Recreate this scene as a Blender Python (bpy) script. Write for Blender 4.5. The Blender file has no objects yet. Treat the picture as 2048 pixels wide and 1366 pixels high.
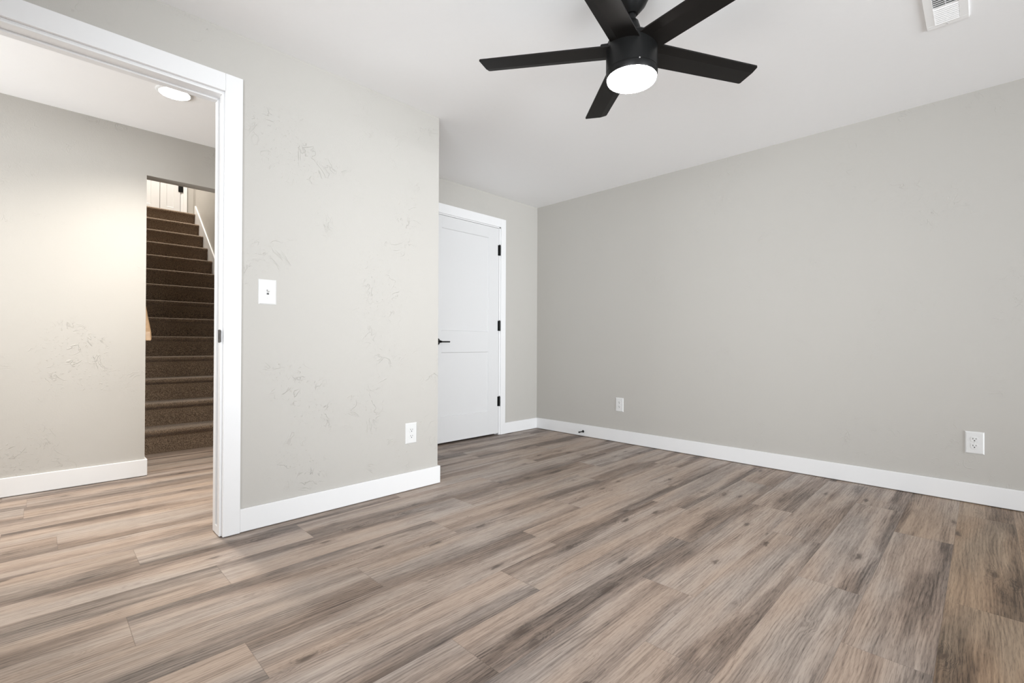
import bpy, bmesh, math, random
from mathutils import Vector, Matrix
random.seed(7)
S = bpy.context.scene
R = math.radians
PI = math.pi

# ------------------------------------------------------------------ camera
cam_d = bpy.data.cameras.new('camera')
cam = bpy.data.objects.new('camera', cam_d)
S.collection.objects.link(cam)
cam_d.sensor_width = 36.0
cam_d.lens = 946.4174 / 2048 * 36.0
cam_d.clip_start = 0.02
cam.matrix_world = (Matrix.Translation((0, 0, 0.931)) @ Matrix.Rotation(R(-45.1037), 4, 'Z')
                    @ Matrix.Rotation(R(90.2864), 4, 'X') @ Matrix.Rotation(R(0.2403), 4, 'Z'))
S.camera = cam

# ------------------------------------------------------------------ colour management, world
S.view_settings.view_transform = 'Standard'
S.view_settings.look = 'None'
S.view_settings.gamma = 1.0
S.view_settings.use_curve_mapping = False
S.view_settings.exposure = 0.16
S.cycles.use_denoising = True
S.cycles.max_bounces = 10
S.cycles.diffuse_bounces = 7
S.cycles.sample_clamp_indirect = 8.0
W = bpy.data.worlds.new('world')
S.world = W
W.use_nodes = True
W.node_tree.nodes['Background'].inputs[0].default_value = (0.86, 0.93, 1.0, 1)
W.node_tree.nodes['Background'].inputs[1].default_value = 1.0

# room dimensions (metres): camera stands at x = y = 0
H = 2.44
YA, YA2 = 2.5824, 2.70        # wall with the light switch, its hallway face
XA = 1.8916                   # outside corner of that wall
YB = 3.5101                   # wall with the closed door
XR = 3.9147                   # long wall on the right
YH, YH2 = 4.1457, 4.2577      # far wall of the hallway
HH = 2.4132                   # hallway ceiling
XS0, XS1 = 0.53, 1.605        # stairwell
YN = -4.2                    # wall behind the camera
XW = -0.75                    # wall left of the camera
XHE = -2.3                    # far left end of the hallway
RISE, GOING, Y1, NST = 0.19849, 0.24112, 4.90, 14
ZL = RISE * NST
YLW = 8.93                    # wall behind the upper landing
BB, BT = 0.117, 0.014         # baseboard height, thickness

def light(name, kind, loc, rot, energy, color, **kw):
    d = bpy.data.lights.new(name, kind)
    d.energy = energy
    d.color = color
    for k, v in kw.items():
        setattr(d, k, v)
    o = bpy.data.objects.new(name, d)
    S.collection.objects.link(o)
    o.location = loc
    o.rotation_euler = rot
    return o

# added fill lamps at invented, unseen windows, some aimed at the far corner
light('added_back_fill', 'AREA', (1.7, YN - 0.02, 1.06), (R(94), 0, R(-10)), 56.0, (0.92, 0.965, 1.0),
      shape='RECTANGLE', size=3.9, size_y=1.95, spread=R(66))
light('added_side_fill', 'AREA', (XW - 0.02, 0.1, 1.45), (R(90), 0, R(-90)), 10.0, (0.92, 0.965, 1.0),
      shape='RECTANGLE', size=1.8, size_y=1.2)
light('added_side_far_fill', 'AREA', (XW - 0.01, 0.1, 1.45), (R(95), 0, R(-66)), 28.0, (0.92, 0.965, 1.0),
      shape='RECTANGLE', size=1.8, size_y=1.2, spread=R(104))
light('added_hallway_fill', 'AREA', (XHE - 0.02, 3.42, 1.40), (R(108), 0, R(-90)), 26.0, (0.93, 0.97, 1.0),
      shape='RECTANGLE', size=0.9, size_y=1.4, spread=R(110))  # added fill for the hallway ceiling, its source invented

# ------------------------------------------------------------------ mesh helpers
def add_box(bm, lo, hi, bev=0.0, seg=2):
    m = bmesh.new()
    c = [(a + b) / 2 for a, b in zip(lo, hi)]
    s = [abs(b - a) for a, b in zip(lo, hi)]
    bmesh.ops.create_cube(m, size=1, matrix=Matrix.Translation(c) @ Matrix.Diagonal((*s, 1)))
    if bev:
        bmesh.ops.bevel(m, geom=m.edges[:], offset=min(bev, min(s) * 0.45), segments=seg, profile=0.5, affect='EDGES')
    merge(bm, m)

def merge(bm, m, mat=None):
    if mat is not None:
        bmesh.ops.transform(m, matrix=mat, verts=m.verts)
    t = bpy.data.meshes.new('tmp')
    m.to_mesh(t)
    m.free()
    bm.from_mesh(t)
    bpy.data.meshes.remove(t)

def add_lathe(bm, prof, n=48, mat=None, close=False):
    """prof: list of (radius, z) spun round z."""
    m = bmesh.new()
    rings = []
    for r, z in prof:
        if r < 1e-6:
            rings.append([m.verts.new((0, 0, z))])
        else:
            rings.append([m.verts.new((r * math.cos(2 * PI * i / n), r * math.sin(2 * PI * i / n), z)) for i in range(n)])
    for a, b in zip(rings, rings[1:]):
        for i in range(n):
            j = (i + 1) % n
            if len(a) == 1 and len(b) == 1:
                continue
            if len(a) == 1:
                m.faces.new((a[0], b[j], b[i]))
            elif len(b) == 1:
                m.faces.new((a[i], a[j], b[0]))
            else:
                m.faces.new((a[i], a[j], b[j], b[i]))
    bmesh.ops.recalc_face_normals(m, faces=m.faces)
    merge(bm, m, mat)

def add_cyl(bm, p, q, r, n=24, r2=None, bev=0.0):
    p, q = Vector(p), Vector(q)
    L = (q - p).length
    r2 = r if r2 is None else r2
    b = bev
    prof = [(0, 0), (r - b, 0), (r, b), (r2, L - b), (r2 - b, L), (0, L)] if b else [(0, 0), (r, 0), (r2, L), (0, L)]
    rot = Vector((0, 0, 1)).rotation_difference(q - p).to_matrix().to_4x4()
    add_lathe(bm, prof, n, Matrix.Translation(p) @ rot)

def add_prism(bm, pts, axis, a, b):
    """closed polygon pts (2-D) extruded along axis 'X','Y' or 'Z' from a to b."""
    m = bmesh.new()
    def P(u, v, w):
        return {'X': (w, u, v), 'Y': (u, w, v), 'Z': (u, v, w)}[axis]
    A = [m.verts.new(P(u, v, a)) for u, v in pts]
    B = [m.verts.new(P(u, v, b)) for u, v in pts]
    m.faces.new(A)
    m.faces.new(B)
    n = len(pts)
    for i in range(n):
        j = (i + 1) % n
        m.faces.new((A[i], A[j], B[j], B[i]))
    bmesh.ops.recalc_face_normals(m, faces=m.faces)
    merge(bm, m)

def build(name, bm, mat, parent=None, smooth=None):
    me = bpy.data.meshes.new(name)
    bmesh.ops.recalc_face_normals(bm, faces=bm.faces)
    bm.to_mesh(me)
    bm.free()
    o = bpy.data.objects.new(name, me)
    S.collection.objects.link(o)
    for m in (mat if isinstance(mat, (list, tuple)) else [mat]):
        me.materials.append(m)
    if smooth is not None:
        me.shade_smooth()
        mod = o.modifiers.new('smooth', 'EDGE_SPLIT')
        mod.split_angle = R(smooth)
    if parent:
        o.parent = parent
        if parent.type == 'EMPTY' and parent.matrix_basis != Matrix():
            o.matrix_parent_inverse = Matrix()
    return o

def empty(name, loc, rot=(0, 0, 0)):
    o = bpy.data.objects.new(name, None)
    o.empty_display_size = 0.05
    S.collection.objects.link(o)
    o.location = loc
    o.rotation_euler = rot
    return o

def tag(o, label, cat, group=None):
    o['label'] = label
    o['category'] = cat
    if group:
        o['group'] = group
    return o

def struct(name, bm, mat, smooth=None):
    o = build(name, bm, mat, None, smooth)
    o['kind'] = 'structure'
    return o

def boxes(name, mat, lst, bev=0.0):
    bm = bmesh.new()
    for lo, hi in lst:
        add_box(bm, lo, hi, bev)
    return struct(name, bm, mat)

# ------------------------------------------------------------------ materials
class N:
    def __init__(s, name):
        s.m = bpy.data.materials.new(name)
        s.m.use_nodes = True
        s.t = s.m.node_tree
        s.b = s.t.nodes['Principled BSDF']
    def n(s, kind, **kw):
        x = s.t.nodes.new('ShaderNode' + kind)
        for k, v in kw.items():
            if k.startswith('i_'):
                x.inputs[k[2:].replace('_', ' ')].default_value = v
            else:
                setattr(x, k, v)
        return x
    def l(s, a, b):
        s.t.links.new(a, b)
    def math(s, op, a, b=None, c=None, clamp=False):
        x = s.t.nodes.new('ShaderNodeMath')
        x.operation = op
        x.use_clamp = clamp
        for i, v in enumerate((a, b, c)):
            if v is None:
                continue
            if isinstance(v, (int, float)):
                x.inputs[i].default_value = v
            else:
                s.l(v, x.inputs[i])
        return x.outputs[0]
    def ramp(s, v, lo, hi, a=0.0, b=1.0, smooth=True):
        x = s.t.nodes.new('ShaderNodeMapRange')
        x.interpolation_type = 'SMOOTHSTEP' if smooth else 'LINEAR'
        s.l(v, x.inputs[0])
        for i, q in enumerate((lo, hi, a, b)):
            x.inputs[i + 1].default_value = q
        return x.outputs[0]
    def mix(s, f, a, b, mode='MIX'):
        x = s.t.nodes.new('ShaderNodeMix')
        x.data_type = 'RGBA'
        x.blend_type = mode
        for i, v in ((0, f), (6, a), (7, b)):
            if isinstance(v, (int, float)):
                x.inputs[i].default_value = v
            elif isinstance(v, tuple):
                x.inputs[i].default_value = (*v, 1)
            else:
                s.l(v, x.inputs[i])
        return x.outputs[2]
    def noise(s, vec, scale, detail=2.0, rough=0.5, dist=0.0):
        x = s.t.nodes.new('ShaderNodeTexNoise')
        s.l(vec, x.inputs['Vector'])
        x.inputs['Scale'].default_value = scale
        x.inputs['Detail'].default_value = detail
        x.inputs['Roughness'].default_value = rough
        x.inputs['Distortion'].default_value = dist
        return x.outputs[0]
    def vec(s, x, y, z):
        c = s.t.nodes.new('ShaderNodeCombineXYZ')
        for i, v in enumerate((x, y, z)):
            if isinstance(v, (int, float)):
                c.inputs[i].default_value = v
            else:
                s.l(v, c.inputs[i])
        return c.outputs[0]
    def bump(s, h, strength, dist):
        x = s.t.nodes.new('ShaderNodeBump')
        x.inputs['Strength'].default_value = strength
        x.inputs['Distance'].default_value = dist
        s.l(h, x.inputs['Height'])
        s.l(x.outputs[0], s.b.inputs['Normal'])

def srgb(r, g, b):
    f = lambda c: (c / 255 / 12.92) if c <= 10 else ((c / 255 + 0.055) / 1.055) ** 2.4
    return (f(r), f(g), f(b))

def plain(name, col, rough=0.5, metal=0.0, spec=0.5, bump=None, var=0.0):
    k = N(name)
    k.b.inputs['Roughness'].default_value = rough
    k.b.inputs['Metallic'].default_value = metal
    k.b.inputs['Specular IOR Level'].default_value = spec
    tc = k.n('TexCoord').outputs['Object']
    nz = k.noise(tc, 35.0, 3.0)
    a = tuple(c * (1 - var) for c in col)
    b = tuple(min(1, c * (1 + var)) for c in col)
    k.l(k.mix(nz, a, b), k.b.inputs['Base Color'])
    if bump:
        k.bump(k.noise(tc, bump[0], 3.0), bump[1], bump[2])
    return k.m

def paint_wall(name, col, strength, depth):
    """hand-trowelled drywall: smooth fields with scattered scratch and ridge marks."""
    k = N(name)
    k.b.inputs['Roughness'].default_value = 0.55
    k.b.inputs['Specular IOR Level'].default_value = 0.3
    tc = k.n('TexCoord').outputs['Object']
    patch = k.ramp(k.noise(tc, 2.3, 2.0), 0.44, 0.66)
    # thin curved ridges left by the trowel
    rz = k.noise(tc, 7.0, 3.0, 0.6, 1.6)
    ridge = k.math('SUBTRACT', 1.0, k.ramp(k.math('ABSOLUTE', k.math('SUBTRACT', rz, 0.5)), 0.0, 0.018))
    brk = k.ramp(k.noise(tc, 11.0, 2.0), 0.5, 0.62)
    ridges = k.math('MULTIPLY', k.math('MULTIPLY', ridge, brk), patch)
    pits = k.math('MULTIPLY', k.ramp(k.noise(tc, 60.0, 4.0, 0.65), 0.55, 0.8), patch)
    orange = k.noise(tc, 160.0, 2.0)
    h = k.math('ADD', k.math('ADD', k.math('MULTIPLY', ridges, 0.8), k.math('MULTIPLY', pits, 0.7)), k.math('MULTIPLY', orange, 0.12))
    h = k.math('ADD', h, k.math('MULTIPLY', k.noise(tc, 4.5, 2.0), 1.0))
    k.bump(h, strength, depth)
    c = k.mix(k.noise(tc, 1.6, 3.0), tuple(x * 0.985 for x in col), tuple(x * 1.015 for x in col))
    k.l(c, k.b.inputs['Base Color'])
    return k.m

WALL = paint_wall('greige_wall_paint', (0.480, 0.463, 0.434), 0.8, 0.0036)
WALL_SMOOTH = paint_wall('greige_wall_paint_smooth', (0.480, 0.463, 0.434), 0.7, 0.0016)
CEIL = plain('ceiling_paint', (0.92, 0.92, 0.925), 0.7, spec=0.2, bump=(90, 0.12, 0.002), var=0.008)
TRIM = plain('white_trim_paint', (0.78, 0.78, 0.785), 0.35, spec=0.45, var=0.006)
DOORP = plain('white_door_paint', (0.68, 0.68, 0.685), 0.38, spec=0.45, var=0.006)
PLATE = plain('white_plastic', (0.70, 0.70, 0.695), 0.3, spec=0.5, var=0.004)
SLOT = plain('dark_slot', (0.02, 0.02, 0.02), 0.6)
BLACK = plain('matte_black_metal', (0.006, 0.006, 0.006), 0.42, spec=0.2, var=0.1)
BLADE = plain('black_fan_blade', (0.007, 0.006, 0.0055), 0.5, spec=0.18, bump=(220, 0.05, 0.001), var=0.15)
STRIKE = plain('dark_bronze_metal', (0.055, 0.052, 0.05), 0.5, metal=0.3, var=0.5)
VENTW = plain('white_enamel', (0.95, 0.95, 0.95), 0.35, var=0.004)
DARK = plain('duct_dark', (0.03, 0.03, 0.032), 0.8)
OAK = plain('oak_handrail', (0.42, 0.27, 0.15), 0.4, var=0.25)
RUBBER = plain('black_rubber', (0.015, 0.015, 0.015), 0.7)
CHROME = plain('screw_metal', (0.5, 0.5, 0.5), 0.35, metal=0.7)

def emitter(name, col, strength):
    k = N(name)
    k.b.inputs['Base Color'].default_value = (0.9, 0.9, 0.9, 1)
    k.b.inputs['Emission Color'].default_value = (*col, 1)
    k.b.inputs['Emission Strength'].default_value = strength
    return k.m

FANLENS = emitter('fan_light_lens', (1.0, 0.97, 0.93), 115.0)
DOWNLENS = emitter('downlight_lens', (1.0, 0.95, 0.88), 40.0)
UPLENS = emitter('upper_light_lens', (1.0, 0.95, 0.9), 20.0)

def carpet():
    k = N('brown_carpet')
    k.b.inputs['Roughness'].default_value = 0.95
    k.b.inputs['Specular IOR Level'].default_value = 0.1
    k.b.inputs['Sheen Weight'].default_value = 0.25
    k.b.inputs['Sheen Roughness'].default_value = 0.6
    tc = k.n('TexCoord').outputs['Object']
    f = k.noise(tc, 170.0, 3.0, 0.7)
    g = k.noise(tc, 9.0, 2.0)
    c = k.mix(k.ramp(f, 0.36, 0.66), (0.050, 0.033, 0.021), (0.40, 0.29, 0.20))
    c = k.mix(k.math('MULTIPLY', g, 0.5), c, (0.12, 0.083, 0.056))
    k.l(c, k.b.inputs['Base Color'])
    k.bump(f, 0.9, 0.006)
    return k.m
CARPET = carpet()

def wood_floor():
    """vinyl planks; UV 'plank' is metres along / across one plank, UV 'ends' the distances to its ends."""
    k = N('grey_brown_plank_floor')
    uv = k.n('UVMap', uv_map='plank').outputs[0]
    ends = k.n('UVMap', uv_map='ends').outputs[0]
    sx = k.n('SeparateXYZ'); k.l(uv, sx.inputs[0])
    ex = k.n('SeparateXYZ'); k.l(ends, ex.inputs[0])
    u, v = sx.outputs[0], sx.outputs[1]
    seed = k.n('Attribute', attribute_name='seed').outputs['Fac']
    tone = k.n('Attribute', attribute_name='tone').outputs['Fac']
    warm_tone_light = k.n('Attribute', attribute_name='warm_tone_light').outputs['Fac']
    z = k.math('MULTIPLY', seed, 61.0)
    # warp field bends the grain round knots
    P1 = k.vec(k.math('MULTIPLY', u, 1.5), k.math('MULTIPLY', v, 6.0), z)
    warp = k.noise(P1, 1.0, 2.0, 0.5)
    # knots: small, drawn out along the grain, ragged
    rag = k.noise(k.vec(k.math('MULTIPLY', u, 22.0), k.math('MULTIPLY', v, 60.0), z), 1.0, 2.0)
    vo = k.n('TexVoronoi', voronoi_dimensions='3D', feature='F1')
    vo.inputs['Scale'].default_value = 1.0
    P2 = k.vec(k.math('ADD', k.math('MULTIPLY', u, 4.2), k.math('MULTIPLY', rag, 0.35)),
               k.math('ADD', k.math('MULTIPLY', v, 13.0), k.math('MULTIPLY', rag, 0.30)), z)
    k.l(P2, vo.inputs['Vector'])
    kd = vo.outputs['Distance']
    csep = k.n('SeparateColor'); k.l(vo.outputs['Color'], csep.inputs[0])
    has = k.ramp(csep.outputs[0], 0.57, 0.61)
    near = k.math('MULTIPLY', k.ramp(kd, 0.50, 0.05), has)
    knot = k.math('MULTIPLY', k.ramp(kd, 0.20, 0.06), has)
    # grain lines, bowing round the knots and into cathedral arches
    ph = k.math('ADD', k.math('MULTIPLY', v, 520.0), k.math('MULTIPLY', warp, 40.0))
    ph = k.math('ADD', ph, k.math('MULTIPLY', near, 26.0))
    ring = k.math('MULTIPLY_ADD', k.math('SINE', ph), 0.5, 0.5)
    ring = k.math('POWER', ring, 2.5)
    rmask = k.ramp(k.noise(k.vec(k.math('MULTIPLY', u, 3.0), k.math('MULTIPLY', v, 13.0), k.math('ADD', z, 9.0)), 1.0, 2.0), 0.40, 0.62)
    rings = k.math('MULTIPLY', ring, k.math('MULTIPLY_ADD', rmask, 0.75, 0.25))
    # a dark band runs along one side of most planks, broken up lengthwise
    edge = k.math('ADD', k.math('MULTIPLY', v, k.math('SIGN', k.math('SUBTRACT', seed, 0.35))), 0.0)
    edge = k.math('WRAP', edge, 0.2174, 0.0)
    wob = k.noise(k.vec(k.math('MULTIPLY', u, 1.6), k.math('MULTIPLY', v, 7.0), k.math('ADD', z, 3.0)), 1.0, 3.0, 0.55)
    side = k.ramp(k.math('ADD', edge, k.math('MULTIPLY', k.math('SUBTRACT', wob, 0.5), 0.34)), 0.095, 0.025)
    band = k.noise(k.vec(k.math('MULTIPLY', u, 0.9), k.math('MULTIPLY', v, 19.0), k.math('ADD', z, 33.0)), 1.0, 3.0, 0.55)
    band = k.ramp(band, 0.40, 0.68)
    streak = k.noise(k.vec(k.math('MULTIPLY', u, 4.0), k.math('MULTIPLY', v, 130.0), k.math('ADD', z, 5.0)), 1.0, 4.0, 0.65)
    pore = k.noise(k.vec(k.math('MULTIPLY', u, 20.0), k.math('MULTIPLY', v, 400.0), z), 1.0, 3.0, 0.65)
    pore = k.ramp(pore, 0.46, 0.70)
    d = k.math('MULTIPLY', band, 0.30)
    d = k.math('ADD', d, k.math('MULTIPLY', side, 0.38))
    d = k.math('ADD', d, k.math('MULTIPLY', k.ramp(streak, 0.34, 0.70), 0.30))
    d = k.math('ADD', d, k.math('MULTIPLY', rings, 0.22))
    d = k.math('ADD', d, k.math('MULTIPLY', pore, 0.32))
    d = k.math('ADD', d, k.math('MULTIPLY', near, 0.14))
    d = k.math('ADD', d, k.math('MULTIPLY', tone, 0.12))
    d = k.math('SUBTRACT', d, 0.12, clamp=True)
    cr = k.n('ValToRGB')
    k.l(d, cr.inputs[0])
    e = cr.color_ramp.elements
    e[0].position, e[0].color = 0.0, (0.41, 0.317, 0.255, 1)
    e[1].position, e[1].color = 1.0, (0.062, 0.044, 0.035, 1)
    m = e.new(0.45); m.color = (0.24, 0.179, 0.143, 1)
    col = k.mix(k.math('MULTIPLY', knot, 0.85), cr.outputs[0], (0.075, 0.05, 0.037))
    grey = k.noise(k.vec(k.math('MULTIPLY', u, 1.2), k.math('MULTIPLY', v, 6.0), k.math('ADD', z, 21.0)), 1.0, 2.0)
    hsv = k.n('HueSaturation')
    k.l(k.ramp(grey, 0.35, 0.7, 0.98, 0.66), hsv.inputs['Saturation'])
    k.l(col, hsv.inputs['Color'])
    col = k.mix(warm_tone_light, hsv.outputs[0], (0.80, 0.62, 0.36), 'MULTIPLY')  # slight random warmth plus painted warm light
    # seams
    dv = k.math('MINIMUM', v, k.math('SUBTRACT', 0.2174, v))
    du = k.math('MINIMUM', ex.outputs[0], ex.outputs[1])
    seam = k.ramp(k.math('MINIMUM', dv, du), 0.0002, 0.0016, 1.0, 0.0)
    col = k.mix(k.math('MULTIPLY', seam, 0.40), col, (0.10, 0.075, 0.06))
    k.l(col, k.b.inputs['Base Color'])
    k.b.inputs['Specular IOR Level'].default_value = 0.35
    k.l(k.ramp(d, 0.0, 1.0, 0.40, 0.52), k.b.inputs['Roughness'])
    hgt = k.math('SUBTRACT', k.math('MULTIPLY', k.math('ADD', pore, rings), -0.25), k.math('MULTIPLY', seam, 1.5))
    k.bump(hgt, 0.35, 0.0012)
    return k.m
FLOOR = wood_floor()

# ------------------------------------------------------------------ floor: one mesh of planks, joints where the photo has them
def make_floor():
    bm = bmesh.new()
    uvp = bm.loops.layers.uv.new('plank')
    uve = bm.loops.layers.uv.new('ends')
    fs = bm.faces.layers.float.new('seed')
    ft = bm.faces.layers.float.new('tone')
    fw = bm.faces.layers.float.new('warm_tone_light')
    PW, PL, Y0 = 0.2174, 1.247, 0.1002
    joint = {0: 3.033, 1: 2.172, 2: 2.600, 3: 1.717, 4: 2.175, 5: 1.348, 6: 1.7085, 7: 0.9415, 8: 1.4665,
             9: 0.535, 10: 0.942, 11: 0.31, 12: 0.73, 13: 0.072, -1: 2.35, -2: 1.55, -3: 2.9}
    rnd = random.Random(31)
    xmin, xmax, ymin, ymax = XHE - 0.1, XR + 0.1, YN - 0.1, 5.0
    for i in range(int((ymin - Y0) // PW), int((ymax - Y0) // PW) + 1):
        ya, yb = Y0 + i * PW, Y0 + (i + 1) * PW
        x = joint.get(i, rnd.uniform(0, PL))
        x -= PL * math.ceil((x - xmin) / PL)
        while x < xmax:
            a, b = max(x, xmin), min(x + PL, xmax)
            lo, hi = max(ya, ymin), min(yb, ymax)
            if b > a and hi > lo:
                vs = [bm.verts.new((p, q, 0.0)) for p, q in ((a, lo), (b, lo), (b, hi), (a, hi))]
                f = bm.faces.new(vs)
                f[fs] = rnd.random()
                f[ft] = rnd.uniform(-0.35, 0.65)
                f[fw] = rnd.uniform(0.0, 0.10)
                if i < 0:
                    f[fw] = 0.62  # warm light on the front-right floor, painted into the plank colour
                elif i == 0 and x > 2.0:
                    f[fw] = 0.34  # weaker edge of the painted warm light
                for lp in f.loops:
                    p, q = lp.vert.co.x, lp.vert.co.y
                    lp[uvp].uv = (p - x, q - ya)
                    lp[uve].uv = (p - x, x + PL - p)
            x += PL
    # slab below
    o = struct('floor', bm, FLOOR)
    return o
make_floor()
boxes('floor_slab', plain('concrete', (0.3, 0.3, 0.3), 0.9), [((XHE - 0.12, YN - 0.12, -0.12), (XR + 0.12, 5.0, -0.002))])

# ------------------------------------------------------------------ shell
DX0, DX1, DZ = -0.62, 0.6400, 2.150          # rough opening of the doorway
boxes('wall_left', WALL, [((XHE, YA, 0), (DX0, YA2, H)), ((DX0, YA, DZ), (DX1, YA2, H)), ((DX1, YA, 0), (XA, YA2, H))])
boxes('wall_return', WALL, [((XA - 0.118, YA2, 0), (XA, YB + 0.12, H))])
NX0, NX1, NZ = 2.458, 3.346, 2.124           # rough opening of the closed door
boxes('wall_far', WALL_SMOOTH, [((XA, YB, 0), (NX0, YB + 0.12, H)), ((NX0, YB, NZ), (NX1, YB + 0.12, H)), ((NX1, YB, 0), (XR, YB + 0.12, H))])
boxes('wall_right', WALL_SMOOTH, [((XR, YN - 0.12, 0), (XR + 0.12, 4.3, H))])
# wall behind the camera with an opening invented for added daylight, wall left of the camera likewise
WX0, WX1, WZ0, WZ1 = -0.3, 3.7, 0.80, 2.10
PZ0, PZ1 = 0.06, 2.10           # invented glass doors behind the camera, made tall for low fill light
boxes('wall_near', WALL, [((XW - 0.12, YN - 0.12, 0), (WX0, YN, H)), ((WX1, YN - 0.12, 0), (XR, YN, H)),
                          ((WX0, YN - 0.12, 0), (WX1, YN, PZ0)), ((WX0, YN - 0.12, PZ1), (WX1, YN, H))])
VY0, VY1 = -0.85, 1.05
boxes('wall_side', WALL, [((XW - 0.12, YN, 0), (XW, VY0, H)), ((XW - 0.12, VY1, 0), (XW, YA, H)),
                          ((XW - 0.12, VY0, 0), (XW, VY1, WZ0)), ((XW - 0.12, VY0, WZ1), (XW, VY1, H))])
boxes('ceiling', CEIL, [((XW - 0.12, YN - 0.12, H), (XR + 0.12, YA2, H + 0.1)), ((XA - 0.118, YA2, H), (XR + 0.12, 4.3, H + 0.1))])
boxes('ceiling_hallway', CEIL, [((XHE - 0.12, YA2, HH), (XA - 0.118, YH, H + 0.1))])
boxes('wall_hallway', WALL, [((XHE, YH, 0), (0.5345, YH2, 2.8)), ((0.5345, YH, 2.1004), (XS1, YH2, 2.8)), ((XS1, YH, 0), (XA, YH2, 2.8))])
boxes('wall_hallway_end', WALL, [((XHE - 0.12, YA2, 0), (XHE, 2.90, HH)), ((XHE - 0.12, 3.94, 0), (XHE, YH, HH)),
                                 ((XHE - 0.12, 2.90, 0), (XHE, 3.94, WZ0)), ((XHE - 0.12, 2.90, WZ1), (XHE, 3.94, HH))])
boxes('wall_hallway_stub', WALL, [((XA - 0.118, YB + 0.12, 0), (XA, YH, H))])
boxes('wall_closet', WALL, [((XA, 4.18, 0), (XR, 4.3, H))])
# stairwell
ZT = 5.15
boxes('wall_stairs_left', WALL, [((XS0 - 0.12, YH2, 0), (XS0, YLW, ZT))])
boxes('wall_stairs_right', WALL, [((XS1, YH2, 0), (XS1 + 0.12, 8.06, ZT))])
boxes('wall_stairs_front', WALL, [((XS0 - 0.12, YH, 2.8), (XS1 + 0.12, YH2, ZT))])
boxes('wall_landing_right', WALL, [((1.745, 8.06, ZL - 0.2), (1.865, YLW, ZT))])
boxes('wall_landing_far', WALL, [((XS0 - 0.12, YLW, ZL - 0.2), (1.865, YLW + 0.12, ZT))])
boxes('ceiling_stairs', CEIL, [((XS0 - 0.12, YH, ZT), (1.865, YLW + 0.12, ZT + 0.1))])

# ------------------------------------------------------------------ invented windows (out of view), added to carry the fill light
def invented_window(name, axis, a0, a1, face, out, WZ0=WZ0, WZ1=WZ1):
    """frame, middle stile and two panes in the wall opening; 'axis' runs along the wall."""
    def bx(bm, p0, p1, q0, q1, z0, z1, bev=0.003):
        lo, hi = ((p0, q0, z0), (p1, q1, z1)) if axis == 'X' else ((q0, p0, z0), (q1, p1, z1))
        add_box(bm, [min(a, b) for a, b in zip(lo, hi)], [max(a, b) for a, b in zip(lo, hi)], bev)
    bm = bmesh.new()
    q0, q1 = face + out * 0.05, face + out * 0.11
    w = 0.05
    bx(bm, a0, a0 + w, q0, q1, WZ0, WZ1)
    bx(bm, a1 - w, a1, q0, q1, WZ0, WZ1)
    bx(bm, a0, a1, q0, q1, WZ0, WZ0 + w)
    bx(bm, a0, a1, q0, q1, WZ1 - w, WZ1)
    m = (a0 + a1) / 2
    bx(bm, m - 0.03, m + 0.03, q0, q1, WZ0, WZ1)
    o = struct(name, bm, TRIM)
    for p0, p1 in ((a0 + w, m - 0.03), (m + 0.03, a1 - w)):
        b = bmesh.new()
        bx(b, p0, p1, face + out * 0.078, face + out * 0.082, WZ0 + w, WZ1 - w, 0)
        build('pane', b, GLASS, o)
    b = bmesh.new()
    bx(b, a0 - 0.04, a1 + 0.04, face - out * 0.04, face + out * 0.05, WZ0 - 0.025, WZ0)
    build('invented_window_sill', b, TRIM, o)

def glass():
    k = N('invented_window_glass')
    t = k.n('BsdfTransparent')
    g = k.n('BsdfGlossy'); g.inputs['Roughness'].default_value = 0.02
    mx = k.n('MixShader'); mx.inputs[0].default_value = 0.06
    k.l(t.outputs[0], mx.inputs[1]); k.l(g.outputs[0], mx.inputs[2])
    k.l(mx.outputs[0], k.t.nodes['Material Output'].inputs['Surface'])
    return k.m
GLASS = glass()
invented_window('invented_window_1', 'X', WX0, WX1, YN, -1, PZ0, PZ1)
invented_window('invented_window_2', 'Y', VY0, VY1, XW, -1)
invented_window('invented_window_3', 'Y', 2.90, 3.94, XHE, -1)  # invented at the hallway end, added for its fill light

# ------------------------------------------------------------------ baseboards
def base(name, lst):
    bm = bmesh.new()
    for lo, hi in lst:
        add_box(bm, (lo[0], lo[1], 0.004), (hi[0], hi[1], BB), 0.003, 2)
    return struct(name, bm, TRIM)
CX1 = 0.704                                   # outer edge of the doorway casing
base('baseboard_left', [((CX1, YA - BT), (XA + BT, YA))])
base('baseboard_return', [((XA, YA), (XA + BT, YB))])
base('baseboard_far', [((3.4126, YB - BT), (XR, YB)), ((XA + BT, YB - BT), (2.391, YB))])
base('baseboard_right', [((XR - BT, YN), (XR, YB - BT))])
base('baseboard_hallway', [((XHE, YH - BT), (0.5345 + BT, YH)), ((XS1, YH - BT), (XA - 0.118, YH))])
base('baseboard_stairs', [((0.5345, YH), (0.5345 + BT, YH2))])
base('baseboard_near', [((XW, YN), (WX0 - 0.05, YN + BT)), ((WX1 + 0.05, YN), (XR - BT, YN + BT))])
base('baseboard_side', [((XW, YN + BT), (XW + BT, YA))])

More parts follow.
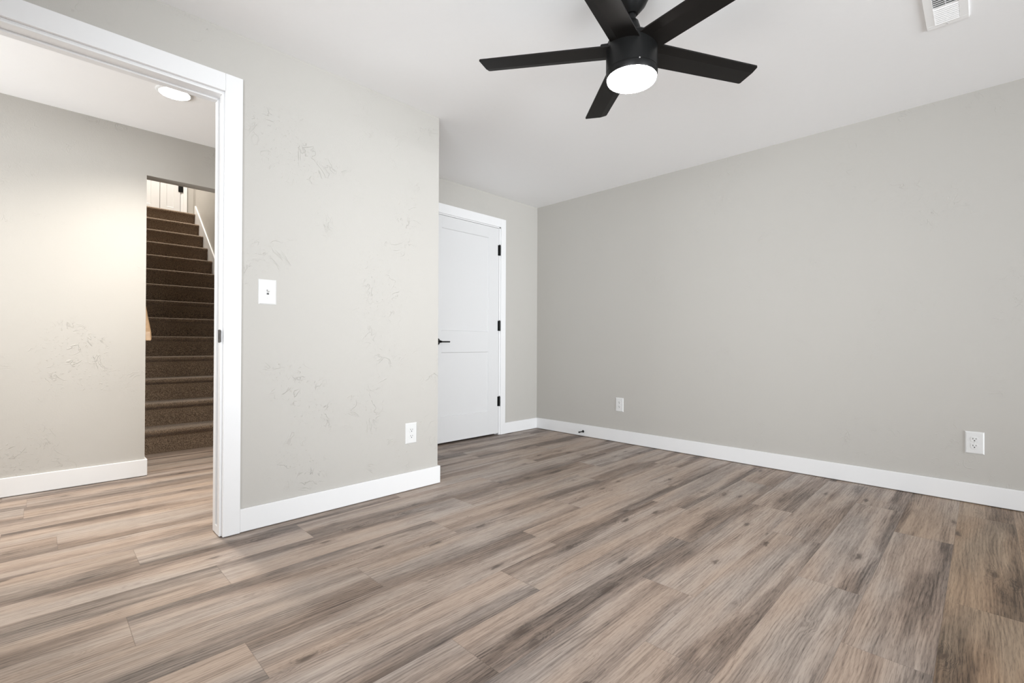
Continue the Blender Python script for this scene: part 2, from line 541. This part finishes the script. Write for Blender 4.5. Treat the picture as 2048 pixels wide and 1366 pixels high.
# ------------------------------------------------------------------ doorway trim: pocket-door jamb and casings
def doorway():
    bm = bmesh.new()
    ct = 0.018
    ci, co, zi, zo = 0.6286, CX1, 2.1350, 2.2195
    li, lo_ = -0.605, -0.68
    # room side casing
    add_box(bm, (ci, YA - ct, 0.003), (co, YA, zo), 0.0025)
    add_box(bm, (lo_, YA - ct, 0.003), (li, YA, zo), 0.0025)
    add_box(bm, (li, YA - ct, zi), (ci, YA, zo), 0.0025)
    # hallway side casing
    add_box(bm, (ci, YA2, 0.003), (co, YA2 + ct, zo), 0.0025)
    add_box(bm, (lo_, YA2, 0.003), (li, YA2 + ct, zo), 0.0025)
    add_box(bm, (li, YA2, zi), (ci, YA2 + ct, zo), 0.0025)
    tr = struct('trim_1', bm, TRIM)
    j = bmesh.new()
    # side jamb: back board, two proud strips, the groove between takes the door edge
    for s, x0, x1 in ((1, 0.6185, 0.640), (-1, -0.62, -0.595)):
        xb = (0.634, 0.640) if s == 1 else (-0.62, -0.612)
        add_box(j, (xb[0], YA + 0.001, 0.004), (xb[1], YA2 - 0.001, 2.150))
        add_box(j, (x0, YA + 0.003, 0.004), (x1, YA + 0.038, 2.135), 0.002)
        add_box(j, (x0, YA + 0.080, 0.004), (x1, YA2 + 0.002, 2.135), 0.002)
        add_box(j, (x0, YA + 0.038, 0.004), (x1, YA + 0.080, 0.045), 0.001)
    # head jamb with the track slot
    add_box(j, (-0.608, YA + 0.001, 2.131), (0.632, YA2 - 0.001, 2.150))
    add_box(j, (-0.595, YA + 0.003, 2.122), (0.6185, YA + 0.038, 2.146), 0.002)
    add_box(j, (-0.595, YA + 0.080, 2.122), (0.6185, YA2 + 0.002, 2.146), 0.002)
    build('door_jamb', j, TRIM, tr)
    # strike plate on the near strip
    s = bmesh.new()
    zc = 0.962
    add_box(s, (0.6165, YA + 0.002, zc - 0.031), (0.6190, YA + 0.038, zc + 0.031), 0.0008)
    add_box(s, (0.6165, YA - 0.0055, zc - 0.028), (0.6200, YA + 0.002, zc + 0.028), 0.0008)
    p = build('strike_plate', s, STRIKE, tr)
    p['label'] = 'dark metal strike plate'
    h = bmesh.new()
    add_box(h, (0.6160, YA + 0.012, zc - 0.013), (0.6170, YA + 0.028, zc + 0.013), 0.0004)
    build('latch_hole', h, SLOT, p)
doorway()

# ------------------------------------------------------------------ closed two-panel door and its casing
def panel_door(name, x0, x1, z0, z1, yf, th, panels, mat, rec=0.009):
    """shaker slab: stiles and rails proud of recessed flat panels, face at y = yf."""
    bm = bmesh.new()
    xs = sorted({x0, x1, panels[0][0], panels[0][1]})
    a, b = panels[0][0], panels[0][1]
    # stiles
    add_box(bm, (x0, yf, z0), (a, yf + th, z1), 0.0012)
    add_box(bm, (b, yf, z0), (x1, yf + th, z1), 0.0012)
    zs = [z0] + [q for p in panels for q in (p[2], p[3])] + [z1]
    for i in range(0, len(zs), 2):
        add_box(bm, (a - 0.0005, yf, zs[i]), (b + 0.0005, yf + th, zs[i + 1]), 0.0012)
    for p in panels:
        add_box(bm, (p[0] - 0.002, yf + rec, p[2] - 0.002), (p[1] + 0.002, yf + th - rec, p[3] + 0.002))
        # narrow sloped sticking around the panel
        for (u0, u1, w0, w1, ax, s) in ((p[0], p[1], p[2], p[2], 'B', 1), (p[0], p[1], p[3], p[3], 'T', 1)):
            zz = p[2] if ax == 'B' else p[3]
            d = 0.006 if ax == 'B' else -0.006
            add_prism(bm, [(yf + 0.002, zz), (yf + rec, zz), (yf + rec, zz + d)], 'X', p[0], p[1])
        for xx, d in ((p[0], 0.006), (p[1], -0.006)):
            add_prism(bm, [(xx, yf + 0.002), (xx, yf + rec), (xx + d, yf + rec)], 'Z', p[2], p[3])
    return bm

def far_door():
    bm = panel_door('door', 2.480, 3.3265, 0.021, 2.1085, YB - 0.002, 0.04,
                    [(2.607, 3.187, 0.256, 0.851), (2.607, 3.187, 1.050, 1.996)], DOORP)
    d = struct('door_1', bm, DOORP)
    for z0, z1 in ((0.296, 0.394), (1.063, 1.166), (1.832, 1.938)):
        h = bmesh.new()
        zc = (z0 + z1) / 2
        add_cyl(h, (3.331, YB - 0.011, z0), (3.331, YB - 0.011, z1), 0.0085, 16, bev=0.001)
        for t in (-0.17, 0.17):
            zz = zc + t * (z1 - z0)
            add_cyl(h, (3.331, YB - 0.011, zz - 0.001), (3.331, YB - 0.011, zz + 0.001), 0.0088, 16)
        add_cyl(h, (3.331, YB - 0.011, z1), (3.331, YB - 0.011, z1 + 0.006), 0.005, 12, r2=0.002)
        add_box(h, (3.312, YB - 0.004, z0), (3.330, YB - 0.001, z1), 0.0006)
        build('hinge', h, BLACK, d, 40)['label'] = 'black butt hinge'
    # lever handle
    b = bmesh.new()
    cx, cz = 2.556, 0.949
    rot = Matrix.Translation((cx, YB - 0.002, cz)) @ Matrix.Rotation(R(90), 4, 'X')
    add_lathe(b, [(0, 0), (0.033, 0), (0.033, 0.005), (0.028, 0.010), (0.014, 0.016), (0.011, 0.03), (0.012, 0.05), (0.011, 0.056), (0, 0.056)], 32, rot)
    hd = build('door_handle', b, BLACK, d, 40)
    hd['label'] = 'black lever handle'
    b = bmesh.new()
    add_box(b, (cx - 0.010, YB - 0.058, cz - 0.010), (cx + 0.020, YB - 0.044, cz + 0.008), 0.004, 3)
    add_box(b, (cx + 0.01, YB - 0.056, cz - 0.0075), (cx + 0.112, YB - 0.046, cz + 0.0045), 0.003, 3)
    build('lever', b, BLACK, hd)
    # jamb and casing
    t = bmesh.new()
    ct = 0.018
    add_box(t, (3.345, YB - ct, 0.003), (3.4126, YB, 2.2085), 0.0025)
    add_box(t, (2.391, YB - ct, 0.003), (2.460, YB, 2.2085), 0.0025)
    add_box(t, (2.460, YB - ct, 2.122), (3.345, YB, 2.2085), 0.0025)
    tr = struct('trim_2', t, TRIM)
    t = bmesh.new()
    add_box(t, (3.3295, YB - 0.004, 0.003), (3.346, YB + 0.12, 2.124), 0.001)
    add_box(t, (2.458, YB - 0.004, 0.003), (2.4765, YB + 0.12, 2.124), 0.001)
    add_box(t, (2.458, YB - 0.004, 2.1115), (3.346, YB + 0.12, 2.124), 0.001)
    add_box(t, (3.318, YB + 0.040, 0.003), (3.3295, YB + 0.075, 2.112))
    add_box(t, (2.4765, YB + 0.040, 0.003), (2.488, YB + 0.075, 2.112))
    add_box(t, (2.4765, YB + 0.040, 2.100), (3.3295, YB + 0.075, 2.112))
    build('door_jamb', t, TRIM, tr)
far_door()

# ------------------------------------------------------------------ staircase
def steps():
    root = empty('staircase', (XS0, Y1, 0))
    tag(root, 'brown carpeted staircase rising beyond the hallway opening', 'stairs')
    xa, xb = XS0 + 0.004, XS1 - 0.016
    ins = 0.0
    for i in range(NST):
        yr = Y1 + i * GOING - Y1       # relative to the root
        z0, z1 = i * RISE, (i + 1) * RISE
        top_end = yr + GOING + 0.03 if i < NST - 1 else (YLW - 0.004 - Y1)
        r = 0.021
        pts = [(yr + 0.006, z0 - (0.0 if i == 0 else 0.03) + (0.002 if i == 0 else 0))]
        pts.append((yr, z1 - 0.052))
        cy, cz = yr - 0.025 + r, z1 - r
        pts.append((yr - 0.008, z1 - 2 * r - 0.003))
        for a in range(250, 89, -16):
            pts.append((cy + r * math.cos(R(a)), cz + r * math.sin(R(a))))
        pts += [(yr + 0.05, z1 - 0.0005), (top_end, z1 - 0.001), (top_end, z1 - 0.10)]
        if i == 0:
            pts += [(top_end, 0.002)]
        else:
            pts += [(yr + 0.14, z0 - 0.03)]
        bm = bmesh.new()
        add_prism(bm, [(p[0], p[1]) for p in pts], 'X', xa - XS0, xb - XS0)
        build('step', bm, CARPET, root, 40)
    # skirt board against the right wall
    s = RISE / GOING
    ya, yb = -0.12, 8.06 - Y1
    f = lambda y: (y / GOING + 1) * RISE + 0.115
    zt = ZL + 0.115
    yk = (zt - 0.115) / RISE * GOING - GOING
    pts = [(ya, 0.004), (ya, f(ya)), (yk, zt), (yb, zt), (yb, ZL - 0.35), (GOING * 0.6, 0.004)]
    bm = bmesh.new()
    add_prism(bm, pts, 'X', XS1 - 0.015 - XS0, XS1 - 0.0005 - XS0)
    build('skirt_board', bm, TRIM, root)['label'] = 'white sloping skirt board'
    return root
steps()
# landing extension to the right, behind the stairwell wall
boxes('floor_landing', CARPET, [((XS1 - 0.014, 8.062, ZL - 0.1), (1.745, YLW, ZL - 0.001))])

def handrail():
    root = empty('handrail', (XS0, 4.46, 0.94))
    tag(root, 'oak handrail end on the left wall of the staircase', 'handrail')
    s = RISE / GOING
    bm = bmesh.new()
    L = 2.9
    h = 0.058
    add_prism(bm, [(0.0, 0.0), (0.03, 0.075), (L, 0.075 + s * L - 0.02), (L, s * L - 0.02)], 'X', 0.040, 0.084)
    bmesh.ops.bevel(bm, geom=bm.edges[:], offset=0.009, segments=3, profile=0.5, affect='EDGES')
    build('rail', bm, OAK, root)
    for y in (0.35, 1.6, 2.6):
        b = bmesh.new()
        add_cyl(b, (0.0, y, y * s - 0.05), (0.006, y, y * s - 0.05), 0.026, 20)
        add_cyl(b, (0.004, y, y * s - 0.05), (0.060, y, y * s - 0.03), 0.007, 12)
        add_cyl(b, (0.060, y, y * s - 0.03), (0.060, y, y * s + 0.012), 0.007, 12)
        build('bracket', b, BLACK, root, 40)
handrail()

# upper landing doors
def landing_doors():
    yf = YLW - 0.030
    b = panel_door('d', 1.312, 1.566, ZL + 0.012, ZL + 2.04, yf, 0.03, [(1.392, 1.486, ZL + 0.245, ZL + 1.9)], DOORP, 0.010)
    d = struct('door_2', b, DOORP)
    for z in (ZL + 0.505, ZL + 1.05, ZL + 1.8):
        h = bmesh.new()
        add_box(h, (1.540, yf - 0.010, z), (1.602, yf, z + 0.10), 0.002)
        add_cyl(h, (1.571, yf - 0.012, z - 0.002), (1.571, yf - 0.012, z + 0.102), 0.008, 16)
        build('hinge', h, BLACK, d, 40)['label'] = 'black hinge'
    b = panel_door('d', 0.56, 1.304, ZL + 0.012, ZL + 2.04, yf, 0.03, [(0.66, 1.20, ZL + 0.245, ZL + 1.9)], DOORP, 0.010)
    struct('door_3', b, DOORP)
    t = bmesh.new()
    add_box(t, (1.572, YLW - 0.026, ZL + 0.002), (1.606, YLW, ZL + 2.06), 0.002)
    add_box(t, (1.606, YLW - 0.034, ZL + 0.002), (1.657, YLW, ZL + 2.14), 0.002)
    add_box(t, (XS0, YLW - 0.034, ZL + 2.06), (1.606, YLW, ZL + 2.14), 0.002)
    struct('trim_3', t, TRIM)
landing_doors()

# ------------------------------------------------------------------ ceiling fan
def ceiling_fan():
    C = (1.729, 1.031, H)
    root = empty('ceiling_fan', C)
    tag(root, 'black five-blade ceiling fan with a lit round lamp', 'ceiling fan')
    z = lambda a: a - H
    b = bmesh.new()
    add_lathe(b, [(0, 0), (0.072, 0), (0.074, -0.004), (0.074, -0.062), (0.070, -0.080), (0.056, -0.108), (0.036, -0.132), (0.024, -0.145), (0, -0.146)], 48)
    build('canopy', b, BLACK, root, 35)
    b = bmesh.new()
    add_lathe(b, [(0, -0.14), (0.0165, -0.14), (0.0165, z(2.262)), (0, z(2.262))], 24)
    build('downrod', b, BLACK, root, 35)
    b = bmesh.new()
    add_lathe(b, [(0, z(2.268)), (0.022, z(2.268)), (0.027, z(2.264)), (0.036, z(2.235)), (0.042, z(2.205)), (0.090, z(2.186)), (0.100, z(2.176)), (0.100, z(2.160)), (0, z(2.160))], 48)
    build('motor_cap', b, BLACK, root, 35)
    b = bmesh.new()
    add_lathe(b, [(0, z(2.166)), (0.098, z(2.166)), (0.1030, z(2.161)), (0.1040, z(2.155)), (0.1040, z(2.0580)), (0.1024, z(2.0565)), (0.1024, z(2.0545)),
                  (0.1040, z(2.053)), (0.1036, z(2.034)), (0.101, z(2.029)), (0.0985, z(2.030)), (0.0985, z(2.038)), (0, z(2.038))], 72)
    mh = build('motor_housing', b, BLACK, root, 30)
    b = bmesh.new()
    a = R(228)
    add_cyl(b, (0.1020 * math.cos(a), 0.1020 * math.sin(a), z(2.0555)), (0.1058 * math.cos(a), 0.1058 * math.sin(a), z(2.0555)), 0.0028, 12)
    build('screw', b, CHROME, mh)
    b = bmesh.new()
    pr = [(0.0980, z(2.037)), (0.0982, z(2.022))]
    for i in range(1, 9):
        t = i / 8 * PI / 2
        pr.append((0.0982 * math.cos(t), z(2.022) - 0.014 * math.sin(t)))
    add_lathe(b, pr, 64)
    build('lamp_lens', b, FANLENS, root, 60)['label'] = 'glowing white round lens'
    # blades
    def blade(ang):
        m = bmesh.new()
        r0, r1 = 0.080, 0.652
        wr, wt, th = 0.060, 0.0575, 0.006
        # local: x along the blade, y across (+y = counter-clockwise), tip cut on a slant
        outline = []
        def arc(cx, cy, r, a0, a1, n=5):
            for i in range(n + 1):
                t = R(a0 + (a1 - a0) * i / n)
                outline.append((cx + r * math.cos(t), cy + r * math.sin(t)))
        outline.append((r0, -wr))
        arc(r1 - 0.024, -wt + 0.010, 0.010, -90, -35)
        arc(r1 - 0.012, wt - 0.008, 0.008, -35 + 0, 90)
        outline.append((r0, wr))
        # crease: the strip below y = -0.022 tips upward a little
        def zoff(x, y):
            zz = 0.028 * (x - 0.1) / (r1 - 0.1)
            zz += -0.085 * y
            if y < -0.024:
                zz += -0.20 * (y + 0.024)
            return zz
        yk = -0.024
        up, lo = [], []
        # split the outline at the crease with two strips
        def poly(pts):
            A = [m.verts.new((x, y, zoff(x, y))) for x, y in pts]
            B = [m.verts.new((x, y, zoff(x, y) + th)) for x, y in pts]
            m.faces.new(A)
            m.faces.new(list(reversed(B)))
            n = len(pts)
            for i in range(n):
                j = (i + 1) % n
                m.faces.new((A[j], A[i], B[i], B[j]))
        # intersection of the tip edge with the crease line
        pa = [p for p in outline if p[1] <= yk]
        pb = [p for p in outline if p[1] > yk]
        p_last, p_next = pa[-1], pb[0]
        t = (yk - p_last[1]) / (p_next[1] - p_last[1])
        xi = p_last[0] + t * (p_next[0] - p_last[0])
        poly(pa + [(xi, yk), (r0, yk)])
        poly([(r0, yk), (xi, yk)] + pb)
        bmesh.ops.remove_doubles(m, verts=m.verts, dist=1e-5)
        # drop the doubled inner wall along the crease
        bad = [f for f in m.faces if all(abs(v.co.y - yk) < 1e-5 for v in f.verts)]
        bmesh.ops.delete(m, geom=bad, context='FACES')
        bmesh.ops.recalc_face_normals(m, faces=m.faces)
        out = bmesh.new()
        merge(out, m, Matrix.Rotation(R(ang), 4, 'Z') @ Matrix.Translation((0, 0, z(2.146))))
        return out
    for kk in range(5):
        ang = 48.0 + 72 * kk
        bl = build('blade', blade(ang), BLADE, root)
        a = bmesh.new()
        m = bmesh.new()
        add_box(m, (0.070, -0.048, 0.004), (0.125, 0.040, 0.020), 0.005, 3)
        merge(a, m, Matrix.Rotation(R(ang), 4, 'Z') @ Matrix.Translation((0, 0, z(2.150))))
        build('blade_bracket', a, BLACK, bl)
ceiling_fan()

# ------------------------------------------------------------------ recessed light in the hallway, lights beyond
def downlight(loc, lens, label, group=None, power=0, cone=130):
    root = empty('recessed_light', loc)
    tag(root, label, 'recessed light', group)
    b = bmesh.new()
    add_lathe(b, [(0.072, 0), (0.092, 0), (0.0925, -0.002), (0.088, -0.007), (0.078, -0.009), (0.074, -0.006), (0.072, -0.003)], 48)
    build('trim_ring', b, PLATE, root, 40)
    b = bmesh.new()
    add_lathe(b, [(0.075, -0.001), (0.075, -0.005), (0.06, -0.0075), (0.0, -0.009)], 48)
    build('lens', b, lens, root, 60)
    if power:
        light('downlight_beam', 'SPOT', (loc[0], loc[1], loc[2] - 0.02), (0, 0, 0), power, (1.0, 0.94, 0.85),
              spot_size=R(cone), spot_blend=1.0, shadow_soft_size=0.06)
    return root
downlight((0.567, 3.400, HH), DOWNLENS, 'glowing round recessed light in the hallway ceiling', None, 168, 143)
downlight((-1.25, 3.400, HH), DOWNLENS, 'recessed light at the far left end of the hallway ceiling', None, 120, 160)
downlight((1.05, 7.6, ZT), UPLENS, 'recessed light high above the upper stair landing', None, 480, 150)

# ------------------------------------------------------------------ switch, outlets, door stop, vent
def plate_bm(w, h, t=0.006):
    bm = bmesh.new()
    add_prism(bm, [(-w / 2, 0), (w / 2, 0), (w / 2, -t * 0.35), (w / 2 - 0.006, -t), (-w / 2 + 0.006, -t), (-w / 2, -t * 0.35)], 'Z', -h / 2 + 0.006, h / 2 - 0.006)
    # bevelled top and bottom edges
    for s in (1, -1):
        m = bmesh.new()
        z0, z1 = s * (h / 2 - 0.006), s * h / 2
        A = [m.verts.new(p) for p in ((-w / 2, 0, z0), (w / 2, 0, z0), (w / 2, -t * 0.35, z0), (w / 2 - 0.006, -t, z0), (-w / 2 + 0.006, -t, z0), (-w / 2, -t * 0.35, z0))]
        B = [m.verts.new(p) for p in ((-w / 2, 0, z1), (w / 2, 0, z1), (w / 2, -t * 0.35, z1), (-w / 2, -t * 0.35, z1))]
        m.faces.new((A[0], A[1], B[1], B[0]))
        m.faces.new((A[1], A[2], B[2], B[1]))
        m.faces.new((A[2], A[3], B[2]))
        m.faces.new((A[3], A[4], B[3], B[2]))
        m.faces.new((A[4], A[5], B[3]))
        m.faces.new((A[5], A[0], B[0], B[3]))
        m.faces.new((B[0], B[1], B[2], B[3]))
        bmesh.ops.recalc_face_normals(m, faces=m.faces)
        merge(bm, m)
    bmesh.ops.remove_doubles(bm, verts=bm.verts, dist=1e-5)
    return bm

def screw(root, x, z, y=-0.006, mat=None):
    b = bmesh.new()
    add_cyl(b, (x, y, z), (x, y - 0.0012, z), 0.0032, 14, r2=0.0026)
    add_box(b, (x - 0.0026, y - 0.0014, z - 0.0004), (x + 0.0026, y - 0.0011, z + 0.0004))
    build('screw', b, mat or PLATE, root)

def light_switch():
    root = empty('light_switch', (0.8262, YA, 1.1890))
    tag(root, 'white toggle light switch on the wall beside the doorway', 'light switch')
    build('switch_plate', plate_bm(0.086, 0.127), PLATE, root)
    b = bmesh.new()
    add_box(b, (-0.0075, -0.0066, -0.0145), (0.0075, -0.0058, 0.0145), 0.0004)
    build('toggle_frame', b, PLATE, root)
    b = bmesh.new()
    m = bmesh.new()
    add_box(m, (-0.0045, -0.017, -0.0045), (0.0045, 0.0, 0.0045), 0.0012)
    merge(b, m, Matrix.Translation((0, -0.0062, 0.001)) @ Matrix.Rotation(R(-28), 4, 'X'))
    build('toggle', b, PLATE, root)
    b = bmesh.new()
    add_box(b, (-0.0055, -0.0068, -0.0125), (0.0055, -0.0062, -0.0055))
    add_box(b, (-0.0055, -0.0068, 0.0055), (0.0055, -0.0062, 0.0115))
    build('toggle_slot', b, SLOT, root)
    screw(root, 0, 0.030)
    screw(root, 0, -0.030)
light_switch()

def outlet():
    root = empty('wall_outlet', (0, 0, 0))
    build('cover_plate', plate_bm(0.083, 0.131), PLATE, root)
    for s in (1, -1):
        zc = 0.0198 * s
        b = bmesh.new()
        pts = []
        n = 40
        for i in range(n):
            a = 2 * PI * i / n
            x, z = 0.0172 * math.cos(a), 0.0172 * math.sin(a)
            z = max(-0.0140, min(0.0140, z))
            pts.append((x, zc + z))
        add_prism(b, pts, 'Y', -0.0078, -0.004)
        rc = build('receptacle', b, PLATE, root)
        b = bmesh.new()
        add_box(b, (-0.0078, -0.0082, zc + 0.0002), (-0.0054, -0.0074, zc + 0.0088))
        add_box(b, (0.0054, -0.0082, zc + 0.0012), (0.0078, -0.0074, zc + 0.0080))
        add_cyl(b, (0, -0.0074, zc - 0.0064), (0, -0.0082, zc - 0.0064), 0.0030, 14)
        build('slots', b, SLOT, rc)
    screw(root, 0, 0)
    return root

def copy_tree(o, parent=None):
    c = o.copy()
    S.collection.objects.link(c)
    if parent:
        c.parent = parent
    for ch in list(o.children):
        copy_tree(ch, c)
    return c
o1 = outlet()
o2 = copy_tree(o1)
o3 = copy_tree(o1)
o1.location = (1.6835, YA, 0.3605)
tag(o1, 'white wall outlet left of the outside corner, near the closed door', 'outlet', 'duplex wall outlets')
o2.location = (XR, 2.4510, 0.3570); o2.rotation_euler = (0, 0, R(-90))
tag(o2, 'white wall outlet above the baseboard door stop on the right wall', 'outlet', 'duplex wall outlets')
o3.location = (XR, 0.0378, 0.3580); o3.rotation_euler = (0, 0, R(-90))
tag(o3, 'white wall outlet nearest the right edge of the photo', 'outlet', 'duplex wall outlets')

def door_stop():
    root = empty('door_stop', (XR - BT, 2.866, 0.050))
    tag(root, 'small black door stop screwed to the right wall baseboard', 'door stop')
    b = bmesh.new()
    rot = Matrix.Rotation(R(-90), 4, 'Y')
    add_lathe(b, [(0, 0), (0.0125, 0), (0.0125, 0.004), (0.009, 0.007), (0, 0.008)], 24, rot)
    build('base', b, BLACK, root, 40)
    b = bmesh.new()
    pr = []
    for i in range(40):
        pr.append((0.0042 + 0.0010 * math.sin(i * 1.6), 0.006 + i * 0.0013))
    add_lathe(b, [(0, 0.006)] + pr + [(0, pr[-1][1])], 16, rot)
    build('spring', b, BLACK, root, 60)
    b = bmesh.new()
    add_lathe(b, [(0, 0.056), (0.0068, 0.056), (0.0078, 0.059), (0.0078, 0.070), (0.006, 0.074), (0, 0.075)], 20, rot)
    build('rubber_tip', b, RUBBER, root, 40)
door_stop()

def vent():
    x0, x1, y0, y1 = 2.640, 2.996, 0.0450, 0.1905
    cx, cy = (x0 + x1) / 2, (y0 + y1) / 2
    root = empty('air_vent', (cx, cy, H))
    tag(root, 'white louvred air vent on the ceiling at upper right', 'air vent')
    b = bmesh.new()
    hx, hy = (x1 - x0) / 2, (y1 - y0) / 2
    gx, gy = hx - 0.032, hy - 0.031
    t = 0.007
    for lo, hi in (((-hx, -hy, -t), (-gx, hy, 0)), ((gx, -hy, -t), (hx, hy, 0)), ((-gx, -hy, -t), (gx, -gy, 0)), ((-gx, gy, -t), (gx, hy, 0))):
        add_box(b, lo, hi, 0.0012)
    build('vent_frame', b, VENTW, root)
    b = bmesh.new()
    add_box(b, (-gx, -gy, -0.0014), (gx, gy, -0.0002))
    build('duct_back', b, DARK, root)
    b = bmesh.new()
    n = 18
    for i in range(n):
        x = -gx + (i + 0.5) * 2 * gx / n
        s = 1 if x > 0 else -1
        m = bmesh.new()
        add_box(m, (-0.0008, -gy, -0.0055), (0.0008, gy, 0.0055))
        merge(b, m, Matrix.Translation((x, 0, -0.0062)) @ Matrix.Rotation(R(-42 * s), 4, 'Y') )
    add_box(b, (-gx, -0.0012, -0.0045), (gx, 0.0012, -0.002))
    build('louvres', b, VENTW, root)
    for s in (1, -1):
        c = bmesh.new()
        add_cyl(c, (s * (hx - 0.011), 0, -t), (s * (hx - 0.011), 0, -t - 0.0012), 0.0032, 14, r2=0.0026)
        build('screw', c, CHROME, root)
vent()
